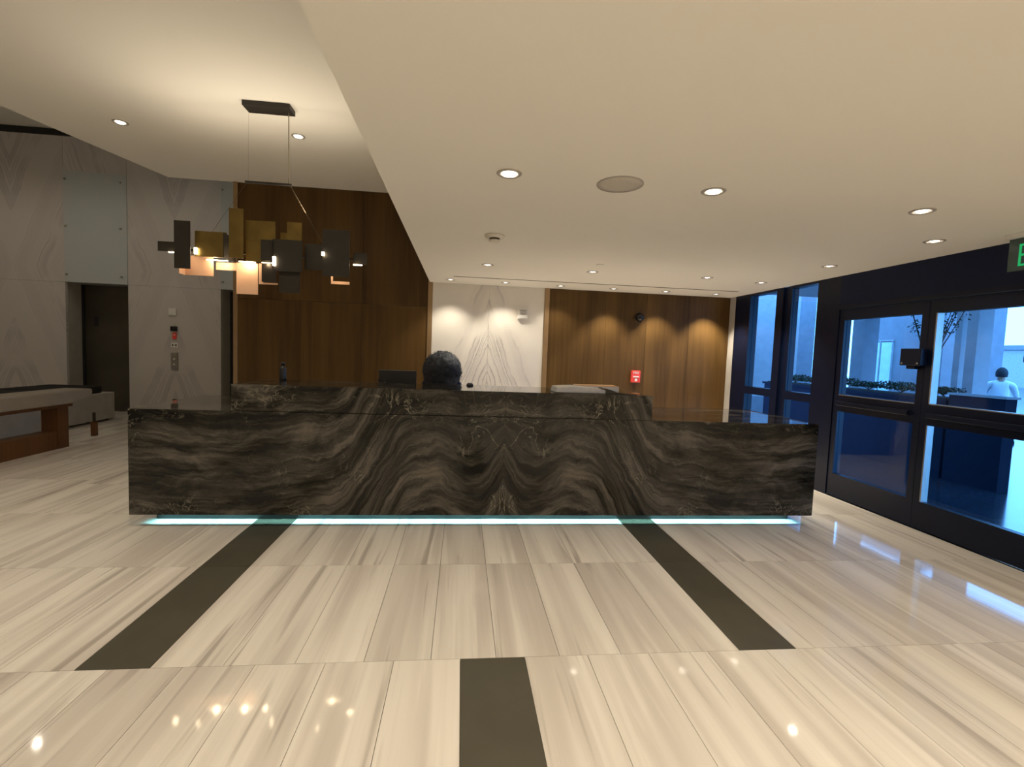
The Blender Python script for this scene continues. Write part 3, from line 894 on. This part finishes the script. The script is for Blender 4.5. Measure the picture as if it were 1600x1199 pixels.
# ------------------------------------------------------------------ chandelier
YC = 4.65
ch = thing('plate_chandelier', (-1.80, YC, H1), 'chandelier of overlapping brass and dark metal plates hung above the desk', 'chandelier')
bm = bmesh.new(); box(bm, -1.99, -1.585, 4.57, 4.72, H1 - 0.045, H1); obj('canopy', bm, 'plate_dark', ch, bevel=0.004)
bm = bmesh.new()
tube(bm, [(-1.62, YC, H1 - 0.045), (-1.615, YC, 2.865)], 0.005, 8)
obj('drop_rod', bm, 'cable', ch)
bm = bmesh.new(); tube(bm, [(-1.965, YC, H1 - 0.045), (-1.965, YC, 2.865)], 0.0007, 6); obj('feed_wire', bm, 'cable', ch)
bx('spreader_bar', 'plate_dark', ch, -1.99, -1.59, YC - 0.012, YC + 0.012, 2.85, 2.868)
for a, b in (((-1.60, YC, 2.852), (-1.262, YC, 2.27)), ((-1.98, YC, 2.852), (-2.34, YC, 2.30))):
    bm = bmesh.new(); tube(bm, [a, b], 0.0035 if a[0] > -1.8 else 0.0012, 6); obj('stay_cable', bm, 'stay', ch)
bx('spine', 'plate_dark', ch, -2.68, -0.92, YC - 0.01, YC + 0.01, 2.215, 2.235)
def plate(x0, x1, z0, z1, y, mat, d=0.006):
    return bx('plate', mat, ch, x0, x1, YC + y, YC + y + d, z0, z1)
def side(x, y0, y1, z0, z1, mat, d=0.006):
    return bx('side_plate', mat, ch, x, x + d, YC + y0, YC + y1, z0, z1)
plate(-2.699, -2.517, 2.193, 2.278, -0.06, 'plate_dark')
plate(-2.526, -2.393, 2.040, 2.452, -0.13, 'plate_dark')
plate(-2.549, -2.300, 2.011, 2.190, 0.07, 'plate_copper')
side(-2.549, -0.02, 0.07, 2.011, 2.190, 'plate_copper')
plate(-2.391, -2.124, 2.164, 2.387, -0.06, 'brass_dark')
side(-2.124, -0.12, 0.10, 2.155, 2.370, 'plate_dark')
plate(-2.086, -1.964, 2.162, 2.594, -0.10, 'brass_dark')
plate(-1.965, -1.713, 2.147, 2.511, -0.05, 'brass_dark')
plate(-2.102, -1.913, 1.863, 2.150, 0.08, 'plate_copper')
plate(-2.300, -2.102, 2.079, 2.150, 0.12, 'plate_copper')
plate(-1.897, -1.860, 1.960, 2.150, 0.06, 'plate_copper')
plate(-1.860, -1.728, 1.960, 1.975, 0.06, 'plate_copper')
plate(-1.856, -1.728, 1.978, 2.150, 0.02, 'plate_dark')
plate(-1.809, -1.692, 2.148, 2.332, -0.12, 'plate_dark')
plate(-1.690, -1.440, 2.057, 2.334, -0.16, 'plate_dark')
plate(-1.650, -1.473, 1.874, 2.075, -0.12, 'plate_dark')
side(-1.692, -0.16, -0.02, 2.08, 2.334, 'plate_dark')
plate(-1.642, -1.511, 2.250, 2.538, 0.04, 'brass_dark')
plate(-1.714, -1.646, 2.250, 2.447, 0.08, 'brass_dark')
plate(-1.443, -1.263, 2.096, 2.326, -0.08, 'plate_dark')
plate(-1.273, -1.037, 2.038, 2.452, -0.14, 'plate_dark')
plate(-1.023, -0.899, 2.170, 2.274, -0.06, 'plate_dark')
plate(-1.246, -1.077, 1.994, 2.020, 0.05, 'plate_copper')
plate(-1.246, -1.230, 2.020, 2.097, 0.05, 'plate_copper')
side(-1.280, -0.06, 0.04, 2.10, 2.33, 'brass_dark')
def led(x0, x1, z0, z1, y, watts=0.0):
    o = bx('led_module', 'warm_led', ch, x0, x1, YC + y, YC + y + 0.02, z0, z1)
    if watts:
        l = bpy.data.lights.new('led_glow', 'POINT')
        l.energy = watts
        l.color = (1.0, 0.74, 0.46)
        l.shadow_soft_size = 0.02
        q = bpy.data.objects.new('led_glow', l)
        COL.objects.link(q)
        q.parent = ch
        q.location = Vector(((x0 + x1) / 2, YC + y - 0.02, z0 - 0.012)) - ch.location
for ux, uy in ((-2.25, -0.03), (-1.45, -0.03)):  # unseen upward lamps added to brighten the high ceiling
    up = bpy.data.lights.new('up_light', 'SPOT')
    up.energy = UP_ADDED_W / 2
    up.color = (1.0, 0.86, 0.66)
    up.spot_size = math.radians(165)
    up.spot_blend = 1.0
    up.shadow_soft_size = 0.04
    uo = bpy.data.objects.new('up_light', up)
    COL.objects.link(uo)
    uo.parent = ch
    uo.location = Vector((ux, YC + uy, 2.62)) - ch.location
    uo.rotation_euler = (math.pi + 0.25, 0, 0)
led(-2.62, -2.53, 2.186, 2.193, -0.045, 0.5)
led(-2.385, -2.365, 2.18, 2.235, -0.085, 0.0)
led(-2.34, -2.16, 2.150, 2.156, 0.03, 1.2)
led(-2.06, -1.92, 2.150, 2.156, 0.03, 1.2)
led(-1.86, -1.74, 2.150, 2.156, 0.03, 0.6)
led(-1.60, -1.50, 2.250, 2.258, -0.02, 0.0)
led(-1.685, -1.665, 2.10, 2.18, -0.18, 0.0)
led(-1.272, -1.250, 2.215, 2.245, -0.17, 0.0)
led(-1.24, -1.10, 2.100, 2.106, 0.02, 0.5)
led(-1.02, -0.945, 2.162, 2.170, -0.06, 0.3)

# ------------------------------------------------------------------ console table, low sofa, post
t = thing('console_table', (-5.07, 5.7, 0), 'wooden console table with thick pale tapered top near the lifts', 'table')
bm = bmesh.new()
prism(bm, [(4.45, 0.60), (4.62, 0.56), (6.60, 0.56), (6.86, 0.605), (6.93, 0.66), (6.92, 0.725), (4.40, 0.725), (4.40, 0.66)], 'x', -5.24, -4.90)
obj('top', bm, 'table_top', t, bevel=0.02)
bx('apron', 'table_wood', t, -5.20, -4.94, 4.60, 6.64, 0.52, 0.56)
for y0 in (4.75, 6.45):
    bx('leg', 'table_wood', t, -5.16, -4.97, y0, y0 + 0.16, 0.0, 0.52)
bx('floor_beam', 'table_wood', t, -5.14, -4.98, 4.91, 6.45, 0.0, 0.22)
t = thing('low_sofa', (-6.4, 7.4, 0), 'low white block sofa with dark cushions behind the console table', 'sofa')
bx('base', 'sofa_white', t, -6.85, -5.95, 5.6, 8.90, 0.03, 0.48, bevel=0.015)
bx('plinth', 'black', t, -6.80, -6.02, 5.65, 8.85, 0.0, 0.03)
for y0 in (5.65, 6.72, 7.75):
    bx('seat_cushion', 'charcoal_fabric', t, -6.82, -6.0, y0, y0 + 0.95, 0.48, 0.60, bevel=0.03)
t = thing('low_post', (-5.21, 7.37, 0), 'short dark brown post with thicker foot standing on the floor beyond the table', 'post')
bx('foot', 'table_wood', t, -5.235, -5.175, 7.34, 7.40, 0.0, 0.20, bevel=0.004)
bx('stem', 'dark_bronze', t, -5.218, -5.192, 7.357, 7.383, 0.20, 0.335)
bx('pin', 'dark_bronze', t, -5.30, -5.235, 7.363, 7.377, 0.185, 0.197)

# ------------------------------------------------------------------ people
def skin_body(name, joints, bones, mats, parent, local_mat):
    """joints: name -> (co, radius); bones: (a, b, material index)"""
    keys = list(joints)
    idx = {k: i for i, k in enumerate(keys)}
    me = bpy.data.meshes.new(name)
    me.from_pydata([joints[k][0] for k in keys], [(idx[a], idx[b]) for a, b, _ in bones], [])
    o = bpy.data.objects.new(name, me)
    COL.objects.link(o)
    md = o.modifiers.new('skin', 'SKIN')
    md.use_smooth_shade = True
    sk = me.skin_vertices[0].data
    for k in keys:
        r = joints[k][1]
        sk[idx[k]].radius = r if isinstance(r, tuple) else (r, r)
        sk[idx[k]].use_root = (k == 'pelvis')
    o.modifiers.new('sub', 'SUBSURF').levels = 2
    o.modifiers['sub'].render_levels = 2
    dg = bpy.context.evaluated_depsgraph_get()
    m2 = bpy.data.meshes.new_from_object(o.evaluated_get(dg))
    bpy.data.objects.remove(o)
    m2.materials.clear()
    for m in mats:
        m2.materials.append(M[m])
    segs = [(Vector(joints[a][0]), Vector(joints[b][0]), mi) for a, b, mi in bones]
    for p in m2.polygons:
        c = p.center
        best = (9, 0)
        for a, b, mi in segs:
            d = b - a
            tt = max(0, min(1, (c - a).dot(d) / max(d.length_squared, 1e-9)))
            dist = (c - (a + d * tt)).length
            if dist < best[0]:
                best = (dist, mi)
        p.material_index = best[1]
        p.use_smooth = True
    o = bpy.data.objects.new(name, m2)
    COL.objects.link(o)
    o.parent = parent
    return o

def seated_person(loc, rotz, seat, label, shirt, hair_builder, group=None):
    """faces local +y; hips over the seat"""
    t = thing('person', loc, label, 'person', group, rotz)
    J, B = {}, []
    s = seat
    J['pelvis'] = ((0, 0, s + .11), (.165, .12))
    J['waist'] = ((0, .0, s + .28), (.135, .10))
    J['chest'] = ((0, .01, s + .45), (.165, .115))
    J['collar'] = ((0, .02, s + .575), (.09, .075))
    J['neck'] = ((0, .03, s + .645), .052)
    J['skull'] = ((0, .05, s + .73), (.072, .088))
    J['crown'] = ((0, .05, s + .80), (.066, .082))
    B += [('pelvis', 'waist', 2), ('waist', 'chest', 1), ('chest', 'collar', 1), ('collar', 'neck', 0), ('neck', 'skull', 0), ('skull', 'crown', 0)]
    for sd, n in ((-1, 'l'), (1, 'r')):
        J['sh' + n] = ((sd * .17, .01, s + .54), .068)
        J['el' + n] = ((sd * .235, .10, s + .30), .045)
        J['wr' + n] = ((sd * .17, .32, s + .245), .029)
        J['pa' + n] = ((sd * .155, .39, s + .235), (.036, .018))
        B += [('collar', 'sh' + n, 1), ('sh' + n, 'el' + n, 1), ('el' + n, 'wr' + n, 1), ('wr' + n, 'pa' + n, 0)]
        for i, (dx, ln) in enumerate(((-.027, .062), (-.009, .074), (.009, .070), (.026, .055))):
            a, b = 'f%d%s' % (i, n), 'g%d%s' % (i, n)
            J[a] = ((sd * .155 + dx, .43 + ln * .35, s + .238), .0095)
            J[b] = ((sd * .155 + dx * 1.15, .43 + ln, s + .222), .0075)
            B += [('pa' + n, a, 0), (a, b, 0)]
        J['t' + n] = ((sd * .155 - sd * .050, .385, s + .23), .010)
        J['u' + n] = ((sd * .155 - sd * .066, .425, s + .225), .008)
        B += [('pa' + n, 't' + n, 0), ('t' + n, 'u' + n, 0)]
        J['hp' + n] = ((sd * .095, .05, s + .09), .098)
        J['kn' + n] = ((sd * .12, .44, s + .07), .062)
        J['an' + n] = ((sd * .12, .43, .10), .042)
        J['hl' + n] = ((sd * .12, .42, .045), .040)
        J['to' + n] = ((sd * .13, .60, .035), .033)
        B += [('pelvis', 'hp' + n, 2), ('hp' + n, 'kn' + n, 2), ('kn' + n, 'an' + n, 2), ('an' + n, 'hl' + n, 3), ('hl' + n, 'to' + n, 3)]
    body = skin_body('body', J, B, ['skin', shirt, 'trouser', 'shoe'], t, None)
    hz = s + .76
    # face features, on the +y side of the head
    bm = bmesh.new()
    bmesh.ops.create_icosphere(bm, subdivisions=2, radius=1, matrix=Matrix.Translation((0, .147, hz - .035)) @ Matrix.Diagonal((.013, .018, .024, 1)))
    obj('nose', bm, 'skin', t, True, local=True)
    for sd in (-1, 1):
        bm = bmesh.new()
        bmesh.ops.create_icosphere(bm, subdivisions=2, radius=1, matrix=Matrix.Translation((sd * .030, .130, hz - .005)) @ Matrix.Diagonal((.013, .010, .008, 1)))
        obj('eye', bm, 'white_print', t, True, local=True)
        bm = bmesh.new()
        bmesh.ops.create_icosphere(bm, subdivisions=2, radius=1, matrix=Matrix.Translation((sd * .078, .045, hz - .03)) @ Matrix.Diagonal((.012, .022, .034, 1)))
        obj('ear', bm, 'skin', t, True, local=True)
    bm = bmesh.new()
    bmesh.ops.create_icosphere(bm, subdivisions=2, radius=1, matrix=Matrix.Translation((0, .133, hz - .075)) @ Matrix.Diagonal((.026, .012, .008, 1)))
    obj('mouth', bm, 'skin', t, True, local=True)
    hair_builder(t, hz)
    return t

def curly_hair(t, hz):
    from mathutils import noise
    bm = bmesh.new()
    bmesh.ops.create_icosphere(bm, subdivisions=4, radius=1)
    for v in bm.verts:
        d = v.co.normalized()
        r = 1 + 0.06 * noise.noise(d * 4) + 0.05 * noise.noise(d * 11)
        x, y, z = d.x * .205 * r, d.y * .16 * r, d.z * .215 * r
        if d.y > 0.35:
            y = min(y, .055)
        v.co = (x, y - .01, z + hz - .075)
    obj('hair', bm, 'hair', t, True, local=True)
    bm = bmesh.new()
    rnd = random.Random(3)
    for i in range(520):
        d = Vector((rnd.gauss(0, 1), rnd.gauss(0, 1), rnd.gauss(.25, 1))).normalized()
        if d.y > .35:
            continue
        c = Vector((d.x * .203, d.y * .158 - .01, d.z * .213 + hz - .075))
        a = d.orthogonal().normalized()
        b = d.cross(a)
        ph = rnd.random() * 6
        R = rnd.uniform(.007, .016)
        tube(bm, [c + a * math.cos(ph + k * 1.0) * R + b * math.sin(ph + k * 1.0) * R + d * (-.006 + k * .0045) for k in range(6)], .0026, 4, .001)
    o = obj('hair_curls', bm, 'hair', t, True, local=True)
    o['kind'] = 'stuff'

def short_hair(t, hz):
    bm = bmesh.new()
    bmesh.ops.create_icosphere(bm, subdivisions=3, radius=1)
    for v in bm.verts:
        d = v.co.normalized()
        z = d.z * .125 + hz + .005
        y = d.y * .108 + .035
        if d.y > .2 and d.z < .35:
            y = min(y, .06)
        if d.z < -.55:
            z = hz - .065
        v.co = (d.x * .092, y, z)
    obj('hair', bm, 'hair', t, True, local=True)

def stool(loc, rotz, seat, name, label, cat, mat='charcoal_fabric', back=True):
    t = thing(name, loc, label, cat, None, rotz)
    bm = bmesh.new(); box(bm, -.23, .23, -.20, .26, seat - .07, seat - .005); obj('seat', bm, mat, t, bevel=.02, local=True)
    if back:
        bm = bmesh.new(); box(bm, -.20, .20, -.235, -.20, seat + .10, seat + .42); obj('backrest', bm, mat, t, bevel=.012, local=True)
        bm = bmesh.new(); box(bm, -.03, .03, -.225, -.205, seat - .05, seat + .12); obj('back_post', bm, 'black', t, local=True)
    bm = bmesh.new(); lathe(bm, [(.03, .10), (.03, .28), (.022, .28), (.022, seat - .07)], 16); obj('gas_column', bm, 'steel', t, True, local=True)
    for k in range(5):
        a = 2 * math.pi * k / 5 + .3
        bm = bmesh.new(); tube(bm, [(0.02 * math.cos(a), 0.02 * math.sin(a), .11), (.27 * math.cos(a), .27 * math.sin(a), .075)], .022, 8, .014); leg = obj('base_leg', bm, 'black', t, True, local=True)
        bm = bmesh.new(); lathe(bm, [(.03, -.011), (.03, .011)], 14, (.27 * math.cos(a), .27 * math.sin(a), .03), 'x'); obj('caster', bm, 'black', leg, True, local=True)
    return t
seated_person((-0.205, 5.16, 0), 0.0, 0.50, 'person with big dark curly hair seated behind the counter facing the marble wall', 'navy_cloth', curly_hair)
stool((-0.205, 5.16, 0), 0.0, 0.50, 'office_chair', 'dark swivel chair under the person behind the counter', 'chair')

# ------------------------------------------------------------------ outside
bm = bmesh.new(); box(bm, XW + 0.02, 60, -30, 60, -0.2, 0.0); struct('', mesh=obj('ground_outside', bm, 'ext_ground'))
t = thing('entrance_canopy', (7.0, 6.0, 3.0), 'broad pale canopy roof over the drive outside the doors', 'canopy')
bx('roof_slab', 'ext_wall', t, XW + 0.13, 9.8, -4.0, 10.4, 2.96, 3.2)
bx('fascia', 'ext_dim', t, 9.8, 9.9, -4.0, 10.4, 2.96, 3.3)
t = thing('facade_wing', (6.7, 12.3, 0), 'plain grey facade seen through the tall windows', 'building')
bx('wall', 'ext_wall', t, XW + 0.12, 8.96, 12.0, 12.4, 0, 5.0)
bx('pier', 'ext_dim', t, 8.96, 9.42, 12.0, 12.4, 0, 5.0)
bx('base_course', 'ext_dim', t, XW + 0.12, 8.96, 11.95, 12.0, 0, 0.5)
def column(name, x0, x1, y0, y1, label, mat='ext_wall'):
    t = thing(name, ((x0 + x1) / 2, (y0 + y1) / 2, 0), label, 'column')
    bx('shaft', mat, t, x0, x1, y0, y1, 0.1, 2.85)
    bx('base', 'ext_dim', t, x0 - .03, x1 + .03, y0 - .03, y1 + .03, 0, 0.1)
    bx('capital', 'ext_dim', t, x0 - .03, x1 + .03, y0 - .03, y1 + .03, 2.85, 2.95)
column('canopy_column', 9.0, 9.35, 9.92, 10.26, 'pale square column outside nearest the frosted glazed box', 'ext_dim')
column('canopy_column', 9.0, 9.3, 7.54, 7.72, 'pale square column outside next to the bright open drive')
column('canopy_column', 9.2, 9.5, 7.98, 8.10, 'slim square column outside behind the tree', 'ext_wall')
t = thing('glazed_kiosk', (11.6, 11.4, 0), 'frosted glazed box building beyond the columns', 'kiosk')
bx('wall', 'ext_dim', t, 11.02, 12.6, 9.95, 12.5, 0, 3.4)
for a, b in ((11.22, 11.56), (11.58, 11.88)):
    f = bx('glazing', 'frosted', t, 11.0, 11.02, a, b, 0.3, 2.05)
    bx('glazing_bar', 'ext_wall', f, 10.985, 11.0, a, a + 0.025, 0.3, 2.08)
bx('sign_band', 'ext_wall', t, 10.99, 11.02, 11.2, 11.9, 2.08, 2.11)
t = thing('planter', (6.45, 6.9, 0), 'long dark slate planter outside the glazed doors', 'planter')
bx('box', 'ext_dark', t, 6.2, 6.7, 5.50, 9.2, 0, 0.98)
bx('rim', 'ext_dark', t, 6.17, 6.73, 5.47, 9.23, 0.98, 1.02)
bx('soil', 'bark', t, 6.24, 6.66, 5.54, 9.16, 1.02, 1.035)
t = thing('valet_counter', (6.27, 5.1, 0), 'dark counter with pale top standing at the end of the planter', 'counter')
bx('front', 'ext_dark', t, 6.2, 6.35, 4.82, 5.46, 0, 1.09)
bx('top', 'ext_wall', t, 6.18, 6.37, 4.80, 5.468, 1.09, 1.115)
def leaf_cluster(bm, c, n, spread, size, rnd):
    for _ in range(n):
        p = Vector(c) + Vector((rnd.uniform(-1, 1) * spread[0], rnd.uniform(-1, 1) * spread[1], rnd.uniform(0, 1) ** 1.3 * spread[2]))
        d = Vector((rnd.gauss(0, 1), rnd.gauss(0, 1), rnd.gauss(.4, 1))).normalized()
        a = d.orthogonal().normalized() * size * rnd.uniform(.6, 1.2)
        b = d.cross(a).normalized() * size * .4
        vs = [bm.verts.new(q) for q in (p - a, p + b * 1 - d * size * .1, p + a, p - b - d * size * .1)]
        bm.faces.new(vs)
rnd = random.Random(11)
for i, y in enumerate([5.74, 6.38, 6.94, 7.50, 8.06, 8.62]):
    lab = 'low dark hedge shrub growing in the slate planter'
    t = thing('hedge_shrub', (6.45, y, 1.035), lab, 'shrub', 'shrubs in the planter')
    bm = bmesh.new(); leaf_cluster(bm, (6.45, y, 1.085), 420, (.17, .13 if i == 0 else .24, .08 + .03 * (i % 2)), .026, rnd)
    o = obj('foliage', bm, 'leaf', t); o['kind'] = 'stuff'
    bm = bmesh.new()
    for k in range(4):
        tube(bm, [(6.45, y, 1.043), (6.45 + rnd.uniform(-.12, .12), y + rnd.uniform(-.2, .2), 1.12)], .006, 5)
    obj('stems', bm, 'bark', t)
t = thing('young_tree', (6.45, 6.02, 1.035), 'young tree with thin upswept branches behind the door stile', 'tree')
bm = bmesh.new(); tube(bm, [(6.45, 6.02, 1.042), (6.45, 6.0, 1.4), (6.46, 6.01, 1.62)], .022, 8, .015); tr = obj('trunk', bm, 'bark', t, True)
lf = bmesh.new()
for k in range(9):
    a = -1.1 + 2.2 * k / 8
    dy, dx = math.sin(a), rnd.uniform(-.25, .25)
    pts = [(6.46, 6.01, 1.40 + .025 * k), (6.46 + dx * .3, 6.01 + dy * .22, 1.72), (6.46 + dx * .7, 6.01 + dy * .50, 2.12), (6.46 + dx, 6.01 + dy * .80, 2.65)]
    bm = bmesh.new(); tube(bm, pts, .010, 6, .003); obj('branch', bm, 'bark', t, True)
    for q in range(9):
        f = rnd.uniform(.45, 1.0)
        i = 1 if f < .66 else 2
        ff = (f - .33 * i) / .34
        p = Vector(pts[i]).lerp(Vector(pts[i + 1]), max(0, min(1, ff)))
        leaf_cluster(lf, p - Vector((0, 0, .04)), 4, (.06, .06, .09), .026, rnd)
o = obj('leaves', lf, 'leaf', t); o['kind'] = 'stuff'
seated_person((10.55, 8.32, 0), -0.9, 0.60, 'person in a pale shirt seated outside seen from behind beyond the counter', 'white_shirt', short_hair)
stool((10.55, 8.32, 0), -0.9, 0.60, 'bar_stool', 'dark stool under the person in the pale shirt outside', 'stool', back=False)
t = thing('far_building', (51, 36, 0), 'long low white building far across the bright drive', 'building')
bx('wall', 'ext_wall', t, 50, 54, 16, 56, 0, 3.4)
bx('roof_band', 'ext_dim', t, 49.8, 54.2, 15.8, 56.2, 3.4, 3.8)
for y in (24, 31, 36.2, 44):
    bx('window', 'ext_dark', t, 49.95, 50, y, y + 1.6, 2.3, 2.9)
